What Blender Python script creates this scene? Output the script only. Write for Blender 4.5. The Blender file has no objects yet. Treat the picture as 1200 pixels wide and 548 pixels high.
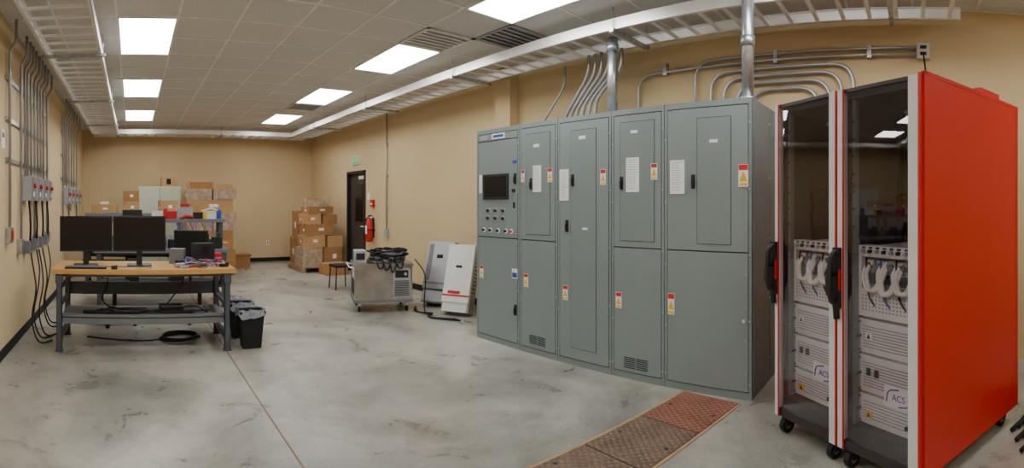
import bpy, bmesh, math, random
from mathutils import Vector, Matrix
random.seed(4)
F=582.0
# ------------------------------------------------------------ materials
def _p(m): return m.node_tree.nodes['Principled BSDF']
def mat(name,col,rough=0.5,metal=0.0,var=0.06,scale=6.0,bump=0.0,bscale=60.0,emit=None,es=0.0,spec=None):
    m=bpy.data.materials.new(name); m.use_nodes=True
    nt=m.node_tree; p=_p(m); N=nt.nodes; L=nt.links
    tc=N.new('ShaderNodeTexCoord')
    nz=N.new('ShaderNodeTexNoise'); nz.inputs['Scale'].default_value=scale; nz.inputs['Detail'].default_value=4
    L.new(tc.outputs['Object'],nz.inputs['Vector'])
    cr=N.new('ShaderNodeValToRGB')
    cr.color_ramp.elements[0].position=0.3; cr.color_ramp.elements[1].position=0.7
    a=[max(0,c*(1-var)) for c in col]; b=[min(1,c*(1+var)) for c in col]
    cr.color_ramp.elements[0].color=(*a,1); cr.color_ramp.elements[1].color=(*b,1)
    L.new(nz.outputs[0],cr.inputs[0]); L.new(cr.outputs[0],p.inputs['Base Color'])
    p.inputs['Roughness'].default_value=rough; p.inputs['Metallic'].default_value=metal
    if spec is not None: p.inputs['Specular IOR Level'].default_value=spec
    if bump>0:
        n2=N.new('ShaderNodeTexNoise'); n2.inputs['Scale'].default_value=bscale
        L.new(tc.outputs['Object'],n2.inputs['Vector'])
        bp=N.new('ShaderNodeBump'); bp.inputs['Strength'].default_value=bump; bp.inputs['Distance'].default_value=0.01
        L.new(n2.outputs[0],bp.inputs['Height']); L.new(bp.outputs[0],p.inputs['Normal'])
    if emit:
        p.inputs['Emission Color'].default_value=(*emit,1); p.inputs['Emission Strength'].default_value=es
    return m
M={}
M['wall']=mat('wall_beige',(0.64,0.485,0.27),0.85,var=0.04,scale=1.2,bump=0.08,bscale=90)
M['ceil']=mat('ceiling_tile',(0.68,0.67,0.65),0.95,var=0.05,scale=40,bump=0.15,bscale=200)
M['tbar']=mat('ceiling_tbar',(0.85,0.84,0.81),0.6)
M['black']=mat('black_plastic',(0.012,0.012,0.013),0.45)
M['rubber']=mat('black_rubber',(0.015,0.015,0.015),0.7,spec=0.3)
M['screen']=mat('screen_black',(0.006,0.006,0.008),0.18)
M['lamp']=mat('lamp_diffuser',(0.9,0.9,0.9),0.5,emit=(0.97,0.985,1.0),es=16.5)
M['white']=mat('white_paint',(0.80,0.80,0.78),0.4)
M['offwhite']=mat('offwhite_paint',(0.62,0.61,0.58),0.4)
M['alu']=mat('aluminium',(0.90,0.90,0.88),0.38,metal=0.45)
M['galv']=mat('galvanised_steel',(0.46,0.49,0.51),0.35,metal=0.85,var=0.25,scale=12)
M['emt']=mat('conduit_steel',(0.40,0.41,0.42),0.35,metal=0.7)
M['gearside']=mat('switchgear_side',(0.17,0.20,0.205),0.45)
M['gear']=mat('switchgear_grey',(0.222,0.272,0.268),0.36,var=0.04,scale=2)
M['gear2']=mat('switchgear_door',(0.236,0.288,0.284),0.34,var=0.04,scale=2)
M['gap']=mat('seam_dark',(0.025,0.03,0.03),0.8)
M['paper']=mat('label_paper',(0.88,0.89,0.90),0.6,var=0.02)
M['ink']=mat('label_ink',(0.12,0.14,0.2),0.7)
M['red']=mat('label_red',(0.65,0.015,0.01),0.5)
M['yellow']=mat('label_yellow',(0.85,0.52,0.01),0.5)
M['blue']=mat('label_blue',(0.02,0.09,0.45),0.5)
M['green']=mat('exit_green',(0.02,0.35,0.1),0.5,emit=(0.03,0.7,0.2),es=0.35)
M['rackred']=mat('rack_red',(0.56,0.013,0.007),0.36,var=0.06,scale=1.2)
M['rackdark']=mat('rack_interior',(0.028,0.020,0.022),0.5)
M['rackframe']=mat('rack_frame',(0.64,0.63,0.61),0.38)
M['cream']=mat('rack_equipment',(0.76,0.77,0.78),0.45)
M['perf']=mat('perforated_grille',(0.30,0.31,0.32),0.5)
M['perfdark']=mat('rack_side_mesh',(0.07,0.045,0.045),0.5)
M['steel']=mat('stainless',(0.40,0.375,0.345),0.28,metal=0.9,var=0.22,scale=4)
M['silver']=mat('silver_paint',(0.42,0.43,0.45),0.35,metal=0.4)
M['dgrey']=mat('bench_frame',(0.075,0.085,0.105),0.45)
M['mgrey']=mat('mid_grey',(0.17,0.18,0.19),0.5)
M['lgrey']=mat('light_grey',(0.38,0.39,0.40),0.5)
M['card']=mat('cardboard',(0.40,0.20,0.07),0.85,var=0.12,scale=4)
M['card2']=mat('cardboard_light',(0.52,0.30,0.13),0.85,var=0.12,scale=4)
M['tape']=mat('packing_tape',(0.50,0.36,0.2),0.3)
M['wrap']=mat('pallet_wrap',(0.46,0.34,0.24),0.22,var=0.3,scale=14)
M['pallet']=mat('pallet_wood',(0.36,0.24,0.12),0.85,var=0.15)
M['toolred']=mat('tool_red',(0.55,0.012,0.012),0.4)
M['pcb']=mat('circuit_green',(0.04,0.20,0.11),0.5)
M['cabgreen']=mat('cabinet_pale',(0.52,0.56,0.42),0.5)
M['door']=mat('door_brown',(0.06,0.045,0.035),0.4)
M['bluecable']=mat('cable_blue',(0.02,0.10,0.40),0.5)
M['bag']=mat('bin_liner',(0.26,0.28,0.33),0.3,var=0.3,scale=30)
M['joint']=mat('joint_brown',(0.20,0.13,0.08),0.9)

def floor_mat():
    m=bpy.data.materials.new('concrete_floor'); m.use_nodes=True
    nt=m.node_tree; p=_p(m); N=nt.nodes; L=nt.links
    tc=N.new('ShaderNodeTexCoord')
    def noise(s,d,dist=0.0,off=0.0,rough=0.6):
        mp=N.new('ShaderNodeMapping'); mp.inputs['Location'].default_value=(off,off*1.7,0); L.new(tc.outputs['Object'],mp.inputs[0])
        n=N.new('ShaderNodeTexNoise'); n.inputs['Scale'].default_value=s; n.inputs['Detail'].default_value=d
        n.inputs['Distortion'].default_value=dist; n.inputs['Roughness'].default_value=rough
        L.new(mp.outputs[0],n.inputs['Vector']); return n
    def ramp(n,stops):
        r=N.new('ShaderNodeValToRGB'); e=r.color_ramp.elements
        e[0].position,e[0].color=stops[0][0],(*stops[0][1],1); e[1].position,e[1].color=stops[-1][0],(*stops[-1][1],1)
        for s in stops[1:-1]:
            x=e.new(s[0]); x.color=(*s[1],1)
        L.new(n.outputs[0],r.inputs[0]); return r
    def mul(a,b,f):
        mx=N.new('ShaderNodeMix'); mx.data_type='RGBA'; mx.blend_type='MULTIPLY'; mx.inputs[0].default_value=f
        L.new(a,mx.inputs[6]); L.new(b,mx.inputs[7]); return mx.outputs[2]
    n1=noise(0.5,8,0.8,3.0)
    r1=ramp(n1,[(0.34,(0.20,0.193,0.170)),(0.45,(0.30,0.288,0.250)),(0.56,(0.42,0.40,0.345)),(0.68,(0.53,0.50,0.425))])
    n2=noise(2.6,10,0.8,1.0,0.68)
    r2=ramp(n2,[(0.34,(0.62,0.62,0.62)),(0.50,(0.93,0.93,0.92)),(0.66,(1.12,1.11,1.08))])
    n3=noise(1.1,7,1.2,9.0)
    r3=ramp(n3,[(0.30,(0.66,0.65,0.63)),(0.47,(1,1,1)),(0.9,(1,1,1))])
    n4=noise(45,3,0.0,5.0)
    r4=ramp(n4,[(0.3,(0.86,0.86,0.86)),(0.6,(1.03,1.03,1.03))])
    c=mul(r1.outputs[0],r2.outputs[0],0.75); c=mul(c,r3.outputs[0],0.8); c=mul(c,r4.outputs[0],0.8)
    L.new(c,p.inputs['Base Color'])
    rr=N.new('ShaderNodeMapRange'); rr.inputs[1].default_value=0.3; rr.inputs[2].default_value=0.7; rr.inputs[3].default_value=0.22; rr.inputs[4].default_value=0.48
    L.new(n2.outputs[0],rr.inputs[0]); L.new(rr.outputs[0],p.inputs['Roughness'])
    return m
M['floor']=floor_mat()
def wood_mat():
    m=bpy.data.materials.new('maple_top'); m.use_nodes=True
    nt=m.node_tree; p=_p(m); N=nt.nodes; L=nt.links
    tc=N.new('ShaderNodeTexCoord'); mp=N.new('ShaderNodeMapping'); mp.inputs['Scale'].default_value=(1.2,22,22)
    L.new(tc.outputs['Object'],mp.inputs[0])
    n=N.new('ShaderNodeTexNoise'); n.inputs['Scale'].default_value=2.5; n.inputs['Detail'].default_value=5
    L.new(mp.outputs[0],n.inputs['Vector'])
    r=N.new('ShaderNodeValToRGB'); r.color_ramp.elements[0].position=0.3; r.color_ramp.elements[1].position=0.7
    r.color_ramp.elements[0].color=(0.52,0.26,0.07,1); r.color_ramp.elements[1].color=(0.70,0.40,0.13,1)
    L.new(n.outputs[0],r.inputs[0]); L.new(r.outputs[0],p.inputs['Base Color']); p.inputs['Roughness'].default_value=0.3
    return m
M['wood']=wood_mat()
def plate_mat(name,c0,c1):
    m=bpy.data.materials.new(name); m.use_nodes=True
    nt=m.node_tree; p=_p(m); N=nt.nodes; L=nt.links
    tc=N.new('ShaderNodeTexCoord')
    n=N.new('ShaderNodeTexNoise'); n.inputs['Scale'].default_value=5; n.inputs['Detail'].default_value=7
    L.new(tc.outputs['Object'],n.inputs['Vector'])
    r=N.new('ShaderNodeValToRGB'); r.color_ramp.elements[0].position=0.3; r.color_ramp.elements[1].position=0.7
    r.color_ramp.elements[0].color=(*c0,1); r.color_ramp.elements[1].color=(*c1,1)
    L.new(n.outputs[0],r.inputs[0])
    mp=N.new('ShaderNodeMapping'); mp.inputs['Rotation'].default_value=(0,0,0.785)
    L.new(tc.outputs['Object'],mp.inputs[0])
    ck=N.new('ShaderNodeTexVoronoi'); ck.inputs['Scale'].default_value=26; ck.inputs['Randomness'].default_value=0.0
    L.new(mp.outputs[0],ck.inputs['Vector'])
    mr=N.new('ShaderNodeMapRange'); mr.inputs[1].default_value=0.25; mr.inputs[2].default_value=0.5; mr.inputs[3].default_value=1; mr.inputs[4].default_value=0
    L.new(ck.outputs['Distance'],mr.inputs[0])
    mx=N.new('ShaderNodeMix'); mx.data_type='RGBA'; mx.blend_type='MIX'
    ml=N.new('ShaderNodeMath'); ml.operation='MULTIPLY'; ml.inputs[1].default_value=0.45
    L.new(mr.outputs[0],ml.inputs[0]); L.new(ml.outputs[0],mx.inputs[0])
    L.new(r.outputs[0],mx.inputs[6]); mx.inputs[7].default_value=(*[min(1,c*1.4) for c in c1],1)
    L.new(mx.outputs[2],p.inputs['Base Color'])
    bp=N.new('ShaderNodeBump'); bp.inputs['Strength'].default_value=1.0; bp.inputs['Distance'].default_value=0.006
    L.new(mr.outputs[0],bp.inputs['Height']); L.new(bp.outputs[0],p.inputs['Normal'])
    p.inputs['Roughness'].default_value=0.55; p.inputs['Metallic'].default_value=0.2
    return m
M['plate']=plate_mat('rusty_checker_plate',(0.10,0.062,0.04),(0.20,0.125,0.08))
M['plate2']=plate_mat('red_rust_checker_plate',(0.17,0.06,0.035),(0.29,0.12,0.072))
def glass_mat():
    m=bpy.data.materials.new('smoked_glass'); m.use_nodes=True
    nt=m.node_tree; N=nt.nodes; L=nt.links
    for n in list(N):
        if n.type!='OUTPUT_MATERIAL': N.remove(n)
    out=[n for n in N if n.type=='OUTPUT_MATERIAL'][0]
    t=N.new('ShaderNodeBsdfTransparent'); t.inputs[0].default_value=(0.78,0.73,0.74,1)
    g=N.new('ShaderNodeBsdfGlossy'); g.inputs['Roughness'].default_value=0.012; g.inputs[0].default_value=(1,1,1,1)
    f=N.new('ShaderNodeLayerWeight'); f.inputs[0].default_value=0.5
    pw=N.new('ShaderNodeMath'); pw.operation='POWER'; pw.inputs[1].default_value=3.5
    ma=N.new('ShaderNodeMath'); ma.operation='MULTIPLY_ADD'; ma.inputs[1].default_value=0.8; ma.inputs[2].default_value=0.10
    L.new(f.outputs['Facing'],pw.inputs[0]); L.new(pw.outputs[0],ma.inputs[0])
    mx=N.new('ShaderNodeMixShader'); L.new(ma.outputs[0],mx.inputs[0]); L.new(t.outputs[0],mx.inputs[1]); L.new(g.outputs[0],mx.inputs[2])
    L.new(mx.outputs[0],out.inputs[0])
    return m
M['glass']=glass_mat()

# ------------------------------------------------------------ mesh builder
class B:
    def __init__(s,name,loc=(0,0,0),rz=0.0,bevel=0.0,tilt=None):
        s.name=name; s.bm=bmesh.new(); s.ms=[]; s.loc=loc; s.rz=rz; s.bev=bevel; s.tilt=tilt; s.kids=[]
    def mi(s,k):
        if k not in s.ms: s.ms.append(k)
        return s.ms.index(k)
    def box(s,x0,y0,z0,x1,y1,z1,m,R=None,taper=None):
        c=[(x0,y0,z0),(x1,y0,z0),(x1,y1,z0),(x0,y1,z0),(x0,y0,z1),(x1,y0,z1),(x1,y1,z1),(x0,y1,z1)]
        if taper:
            cx,cy=(x0+x1)/2,(y0+y1)/2
            c=[(cx+(x-cx)*taper,cy+(y-cy)*taper,z) if z==z0 else (x,y,z) for x,y,z in c]
        vs=[]
        for p in c:
            v=Vector(p)
            if R is not None: v=R@v
            vs.append(s.bm.verts.new(v))
        i=s.mi(m)
        for f in [(3,2,1,0),(4,5,6,7),(0,1,5,4),(1,2,6,5),(2,3,7,6),(3,0,4,7)]:
            fc=s.bm.faces.new([vs[k] for k in f]); fc.material_index=i
    def cbox(s,c,d,m,rz=0,rx=0,ry=0,taper=None):
        R=Matrix.Translation(c)@Matrix.Rotation(rz,4,'Z')@Matrix.Rotation(ry,4,'Y')@Matrix.Rotation(rx,4,'X')
        s.box(-d[0]/2,-d[1]/2,-d[2]/2,d[0]/2,d[1]/2,d[2]/2,m,R,taper)
    def tube(s,pts,r,m,seg=8,caps=True,radii=None):
        pts=[Vector(p) for p in pts]; n=len(pts); i=s.mi(m); rings=[]
        T=[]
        for k in range(n):
            a=pts[max(k-1,0)]; b=pts[min(k+1,n-1)]
            d=(b-a); T.append(d.normalized() if d.length>1e-9 else Vector((0,0,1)))
        up=Vector((0,0,1)) if abs(T[0].z)<0.9 else Vector((1,0,0))
        nrm=T[0].cross(up).normalized()
        for k in range(n):
            if k>0:
                nrm=(nrm-T[k]*nrm.dot(T[k]))
                if nrm.length<1e-6: nrm=T[k].orthogonal()
                nrm.normalize()
            bn=T[k].cross(nrm); rr=radii[k] if radii else r
            rings.append([s.bm.verts.new(pts[k]+(nrm*math.cos(2*math.pi*q/seg)+bn*math.sin(2*math.pi*q/seg))*rr) for q in range(seg)])
        for k in range(n-1):
            for q in range(seg):
                f=s.bm.faces.new([rings[k][q],rings[k][(q+1)%seg],rings[k+1][(q+1)%seg],rings[k+1][q]]); f.material_index=i; f.smooth=True
        if caps:
            f=s.bm.faces.new(rings[0][::-1]); f.material_index=i
            f=s.bm.faces.new(rings[-1]); f.material_index=i
    def cyl(s,a,b,r,m,seg=16,r2=None):
        s.tube([a,b],r,m,seg,True,[r,r if r2 is None else r2])
    def poly(s,pts,m):
        f=s.bm.faces.new([s.bm.verts.new(p) for p in pts]); f.material_index=s.mi(m)
    def text(s,txt,size,m,loc,rot):
        cu=bpy.data.curves.new(s.name+'_text','FONT'); cu.body=txt; cu.size=size; cu.extrude=0.0006; cu.align_x='CENTER'; cu.align_y='CENTER'
        cu.materials.append(M[m]); o=bpy.data.objects.new('label_text',cu); bpy.context.collection.objects.link(o)
        o.location=loc; o.rotation_euler=rot; s.kids.append(o)
    def done(s):
        bmesh.ops.recalc_face_normals(s.bm,faces=s.bm.faces[:])
        me=bpy.data.meshes.new(s.name); s.bm.to_mesh(me); s.bm.free()
        for k in s.ms: me.materials.append(M[k])
        o=bpy.data.objects.new(s.name,me); bpy.context.collection.objects.link(o)
        o.location=s.loc
        if s.tilt is not None: o.rotation_euler=(s.tilt[0],s.tilt[1],s.rz)
        else: o.rotation_euler=(0,0,s.rz)
        if s.bev>0:
            md=o.modifiers.new('bevel','BEVEL'); md.width=s.bev; md.segments=2; md.limit_method='ANGLE'; md.angle_limit=math.radians(50)
        for k in s.kids: k.parent=o
        return o
def arc_path(pts,rad,n=6):
    pts=[Vector(p) for p in pts]; out=[pts[0]]
    for i in range(1,len(pts)-1):
        a,b,c=pts[i-1],pts[i],pts[i+1]
        d1=(a-b); d2=(c-b); r=min(rad,d1.length*0.49,d2.length*0.49)
        p0=b+d1.normalized()*r; p2=b+d2.normalized()*r
        for k in range(n+1):
            t=k/n; out.append(p0*(1-t)**2+b*2*t*(1-t)+p2*t*t)
    out.append(pts[-1]); return out
def sag(a,b,drop,n=10,wig=0.0):
    a=Vector(a); b=Vector(b); o=[]
    for k in range(n+1):
        t=k/n; p=a.lerp(b,t); p.z-=drop*4*t*(1-t)
        if wig and 0<k<n: p.x+=random.uniform(-wig,wig); p.y+=random.uniform(-wig,wig)
        o.append(p)
    return o
# ------------------------------------------------------------ room
XL,XR,YB,YF,H=-1.23,4.65,12.3,-3.2,3.3
b=B('floor'); b.box(XL-0.1,YF-0.1,-0.1,XR+0.1,YB+0.1,0,'floor')
b.done()
b=B('wall_left'); b.box(XL-0.12,YF-0.1,0,XL,YB+0.1,H,'wall'); b.done()
b=B('wall_back'); b.box(XL,YB,0,XR,YB+0.12,H,'wall'); b.done()
b=B('wall_front'); b.box(XL,YF-0.12,0,XR,YF,H,'wall'); b.done()
D0,D1,DH=9.15,10.05,2.18
b=B('wall_right')
b.box(XR,YF-0.1,0,XR+0.12,D0,H,'wall'); b.box(XR,D1,0,XR+0.12,YB+0.1,H,'wall'); b.box(XR,D0,DH,XR+0.12,D1,H,'wall')
b.done()
b=B('wall_pilaster'); b.box(XR-0.16,4.72,0,XR,5.02,H,'wall'); b.done()
b=B('door_1')
b.box(XR-0.02,D0,0,XR+0.12,D0+0.06,DH,'black'); b.box(XR-0.02,D1-0.06,0,XR+0.12,D1,DH,'black'); b.box(XR-0.02,D0,DH-0.06,XR+0.12,D1,DH,'black')
b.box(XR+0.06,D0+0.06,0.01,XR+0.10,D1-0.06,DH-0.06,'door')
b.box(XR+0.05,D0+0.25,1.1,XR+0.062,D1-0.3,1.9,'screen')
b.cyl((XR+0.06,D0+0.13,1.0),(XR+0.0,D0+0.13,1.0),0.012,'alu'); b.cyl((XR+0.0,D0+0.13,1.0),(XR+0.0,D0+0.25,1.0),0.011,'alu')
b.box(XR+0.03,D0+0.06,DH-0.18,XR+0.07,D0+0.4,DH-0.11,'alu')
b.done()
b=B('ceiling'); b.box(XL-0.1,YF-0.1,H,XR+0.1,YB+0.1,H+0.1,'ceil')
k=-0.15-0.6
while k>XL: k-=0.6
k+=0.6
while k<XR:
    b.box(k-0.012,YF,H-0.006,k+0.012,YB,H+0.001,'tbar'); k+=0.6
k=-3.0
while k<YB:
    b.box(XL,k-0.012,H-0.0065,XR,k+0.012,H+0.0005,'tbar'); k+=0.6
b.done()
def bb(name,x0,y0,x1,y1):
    q=B(name); q.box(x0,y0,0,x1,y1,0.10,'rubber'); q.done()
bb('baseboard_left',XL,YF,XL+0.012,YB); bb('baseboard_back',XL+0.012,YB-0.012,XR,YB)
bb('baseboard_right',XR-0.012,D1,XR,YB-0.012)
bb('baseboard_right.001',XR-0.012,5.02,XR,D0)
bb('baseboard_front',XL+0.012,YF,XR,YF+0.012)
b=B('trim_1')
b.box(0.941,YF,0.0002,0.953,YB,0.0012,'joint')
b.box(XL,7.9,0.0002,XR,7.907,0.0011,'mgrey')
b.done()
for yy in (-2.4,0.0,2.4,4.8,7.2,9.6):
    for xx in (-0.15,2.85):
        b=B('ceiling_light_panel')
        b.box(xx+0.012,yy+0.012,H-0.012,xx+0.588,yy+1.188,H-0.0005,'lamp')
        t=0.022
        b.box(xx,yy,H-0.018,xx+t,yy+1.2,H-0.0003,'white'); b.box(xx+0.6-t,yy,H-0.018,xx+0.6,yy+1.2,H-0.0003,'white')
        b.box(xx+t,yy,H-0.018,xx+0.6-t,yy+t,H-0.0003,'white'); b.box(xx+t,yy+1.2-t,H-0.018,xx+0.6-t,yy+1.2,H-0.0003,'white')
        b.done()
def diffuser(x,y,w,h,dark=False):
    b=B('ceiling_air_diffuser')
    b.box(x,y,H-0.012,x+w,y+h,H-0.0004,'mgrey' if dark else 'offwhite')
    n=7
    for i in range(n):
        yy=y+h*(i+0.5)/n
        b.cbox((x+w/2,yy,H-0.018),(w*0.94,h/n*0.75,0.004),'lgrey' if dark else 'white',rx=0.25)
    for (x0,y0,x1,y1) in ((x,y,x+w,y+0.03),(x,y+h-0.03,x+w,y+h),(x,y,x+0.03,y+h),(x+w-0.03,y,x+w,y+h)):
        b.box(x0,y0,H-0.022,x1,y1,H-0.0006,'lgrey' if dark else 'white')
    b.done()
diffuser(2.85,4.2,0.6,0.6); diffuser(3.45,3.6,0.6,0.6,True); diffuser(2.85,8.4,0.6,0.6)

# ------------------------------------------------------------ cable trays
def tray(name,p0,p1,w,z,step=0.23,hang=True):
    b=B(name,bevel=0.0)
    p0=Vector((*p0,0)); p1=Vector((*p1,0)); d=(p1-p0); L=d.length; d.normalize(); n=Vector((-d.y,d.x,0))
    R=Matrix(((d.x,n.x,0,p0.x),(d.y,n.y,0,p0.y),(0,0,1,z),(0,0,0,1)))
    for s in (-1,1):
        y=s*w/2
        b.box(0,y-0.003,0,L,y+0.003,0.10,'alu',R)
        y2=y-s*0.03
        b.box(0,min(y,y2),0.0,L,max(y,y2),0.005,'alu',R); b.box(0,min(y,y2),0.095,L,max(y,y2),0.10,'alu',R)
    x=0.1
    while x<L:
        b.box(x-0.018,-w/2,0.004,x+0.018,w/2,0.024,'alu',R); x+=step
    if hang:
        x=0.6
        while x<L:
            for s in (-1,1):
                b.tube([R@Vector((x,s*(w/2+0.02),-0.03)),R@Vector((x,s*(w/2+0.02),H-z-0.008))],0.005,'galv',6)
            b.box(x-0.02,-w/2-0.05,-0.035,x+0.02,w/2+0.05,-0.001,'galv',R); x+=2.4
    b.done()
tray('cable_tray',(-0.63,-2.5),(-0.63,11.38),0.6,3.09)
tray('cable_tray',(4.05,-0.42),(4.05,11.38),0.56,3.09)
tray('cable_tray',(-0.93,11.7),(4.33,11.7),0.6,3.09)

# ------------------------------------------------------------ switchgear
GX=3.56; GD=0.9; GH=2.29
def warn(b,x,z,w=0.06,h=0.135,y=-0.021):
    b.box(x-w/2,y-0.002,z-h/2,x+w/2,y,z+h/2,'paper')
    b.box(x-w/2+.003,y-0.003,z+h*0.24,x+w/2-.003,y-0.002,z+h/2-.003,'red')
    b.poly([(x-w*0.42,y-0.0035,z-h*0.26),(x+w*0.42,y-0.0035,z-h*0.26),(x,y-0.0035,z+h*0.2)],'yellow')
    b.box(x-w*0.4,y-0.003,z-h*0.45,x+w*0.4,y-0.0025,z-h*0.34,'yellow')
def label(b,x,z,w=0.085,h=0.2,y=-0.021):
    b.box(x-w/2,y-0.002,z-h/2,x+w/2,y,z+h/2,'paper')
    n=int(h/0.022)
    for i in range(n):
        zz=z+h/2-0.02-i*0.02
        b.box(x-w*0.4,y-0.0026,zz-0.0018,x-w*0.4+w*random.uniform(0.5,0.8),y-0.0024,zz+0.0018,'lgrey')
def panel(b,x0,z0,x1,z1,y=0.0,t=0.018,m='gear2'):
    b.box(x0,y-t,z0,x1,y,z1,m)
def frame_line(b,x0,z0,x1,z1,y=-0.018):
    g=0.0045
    b.box(x0,y-0.0008,z0,x0+g,y+.001,z1,'gap'); b.box(x1-g,y-0.0008,z0,x1,y+.001,z1,'gap')
    b.box(x0,y-0.0008,z0,x1,y+.001,z0+g,'gap'); b.box(x0,y-0.0008,z1-g,x1,y+.001,z1,'gap')
    b.box(x0+g,y-0.004,z0+g,x1-g,y,z1-g,'gear')
def handle(b,x,z):
    b.box(x-0.014,-0.03,z-0.055,x+0.014,-0.018,z+0.055,'black'); b.box(x-0.008,-0.045,z-0.04,x+0.008,-0.03,z+0.02,'black')
def vent(b,x0,z0,x1,z1):
    n=6
    b.box(x0,-0.0195,z0,x1,-0.018,z1,'gear')
    for i in range(n):
        zz=z0+(z1-z0)*(i+0.5)/n
        for j in range(2):
            xa=x0+(x1-x0)*(0.02+0.5*j); xb=xa+(x1-x0)*0.46
            b.box(xa,-0.0205,zz-0.004,xb,-0.0185,zz+0.004,'gap')
def bolts(b,x,zs):
    for z in zs:
        b.cyl((x,-0.018,z),(x,-0.024,z),0.008,'lgrey',10)
def gear(ytop,w,kind):
    b=B('switchgear_cabinet',loc=(GX,ytop,0),rz=-math.pi/2,bevel=0.002)
    g=0.003
    b.box(g,0.0,0.0,w-g,GD,GH,'gearside')
    b.box(g,-0.012,0,w-g,0.0,0.055,'gear'); b.box(g,-0.012,GH-0.045,w-g,0.02,GH,'gear')
    b.box(g,-0.004,0.055,w-g,0.001,GH-0.045,'gap')
    b.box(g,-0.016,0.055,0.025,0,GH-0.045,'gear'); b.box(w-0.025,-0.016,0.055,w-g,0,GH-0.045,'gear')
    x0,x1=0.031,w-0.031; zb,zt=0.064,GH-0.054
    if kind==1:
        panel(b,x0,zb,x1,1.12); panel(b,x0,1.13,x1,2.155); panel(b,x0,2.165,x1,zt)
        b.box(0.12,-0.03,1.53,0.52,-0.018,1.80,'black'); b.box(0.15,-0.032,1.555,0.49,-0.03,1.775,'screen')
        for z,nn in ((1.41,3),(1.33,3)):
            for i in range(nn):
                x=0.2+i*0.12; b.box(x-0.03,-0.021,z-0.02,x+0.03,-0.018,z+0.028,'lgrey'); b.cyl((x,-0.02,z),(x,-0.042,z),0.016,'black',12)
        for x in (0.13,0.24,0.36,0.48,0.56):
            b.cyl((x,-0.018,1.20),(x,-0.024,1.20),0.026,'paper',14); b.cyl((x,-0.024,1.20),(x,-0.042,1.20),0.015,'black' if x<.5 else 'red',12)
        b.cyl((0.6,-0.018,1.62),(0.6,-0.04,1.62),0.018,'black',12); b.box(0.585,-0.021,1.44,0.615,-0.018,1.5,'black')
        b.box(0.06,-0.022,2.18,0.2,-0.018,2.225,'lgrey'); b.box(0.26,-0.022,2.175,0.46,-0.018,2.232,'paper'); b.box(0.28,-0.0226,2.19,0.44,-0.0218,2.218,'blue')
        warn(b,0.09,0.74); label(b,0.075,1.7,0.05,0.20); handle(b,0.62,1.74); b.box(0.57,-0.021,0.72,0.65,-0.018,0.82,'paper'); b.box(0.575,-0.0215,0.73,0.645,-0.021,0.78,'blue')
        b.box(0.58,-0.021,1.9,0.64,-0.018,1.93,'blue')
        handle(b,0.625,0.4)
    elif kind==2:
        panel(b,x0,zb,x1,1.12); panel(b,x0,1.13,x1,zt)
        frame_line(b,0.09,1.18,w-0.09,2.18)
        label(b,0.25,1.73,0.11,0.26); warn(b,0.42,1.76); vent(b,0.14,0.1,0.36,0.19); warn(b,0.1,0.72); b.box(0.1,-0.024,1.55,0.125,-0.018,1.9,'gear'); handle(b,0.17,1.68); b.box(0.2,-0.023,2.04,0.28,-0.021,2.07,'paper'); warn(b,0.055,1.76,0.045,0.13)
    elif kind==3:
        panel(b,x0,zb,x1,zt)
        frame_line(b,0.16,0.16,w-0.16,2.16)
        label(b,0.085,1.66,0.11,0.29); warn(b,w-0.085,1.72); warn(b,0.1,0.66); handle(b,0.12,1.28); b.box(0.26,-0.023,2.07,0.34,-0.021,2.10,'paper'); handle(b,0.19,1.7)
        b.box(0.3,-0.023,1.25,0.36,-0.021,1.27,'paper')
    elif kind==4:
        panel(b,x0,zb,x1,1.11); panel(b,x0,1.12,x1,zt)
        frame_line(b,0.09,1.17,w-0.09,2.18)
        handle(b,0.11,1.66); label(b,0.22,1.73,0.13,0.29); warn(b,0.43,1.75); warn(b,0.08,0.66); vent(b,0.13,0.09,0.37,0.19); b.box(0.2,-0.023,2.08,0.27,-0.021,2.105,'paper')
    else:
        panel(b,x0,zb,x1,1.11); panel(b,x0,1.12,x1,zt)
        frame_line(b,0.29,1.17,0.58,2.16)
        label(b,0.12,1.70,0.13,0.27); handle(b,0.26,1.66); warn(b,0.68,1.70,0.08,0.17); warn(b,0.065,0.68,0.06,0.17)
        bolts(b,w-0.045,(0.2,0.45,0.7,0.95)); b.box(0.40,-0.023,1.96,0.47,-0.021,1.985,'paper')
        b.cyl((w-0.06,-0.018,0.6),(w-0.06,-0.036,0.6),0.013,'alu',12)
    bolts(b,0.016,(0.12,0.5,1.0,1.5,2.0)); bolts(b,w-0.016,(0.12,0.6,1.1,1.6,2.1))
    if kind==5:
        for (a,c) in ((0.03,0.42),(0.46,0.86)):
            b.box(w-g,a,0.06,w+0.004,c,GH-0.06,'gearside')
        for z in (0.2,0.7,1.2,1.7,2.15): b.cyl((w,0.44,z),(w+0.01,0.44,z),0.008,'lgrey',8)
    if kind==1:
        for (a,c) in ((0.03,0.42),(0.46,0.86)):
            b.box(-0.004,a,0.06,g,c,GH-0.06,'gear')
    b.done()
ys=[4.262,3.585,3.073,2.456,1.933,1.187]
for i in range(5): gear(ys[i],ys[i]-ys[i+1],i+1)

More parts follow.
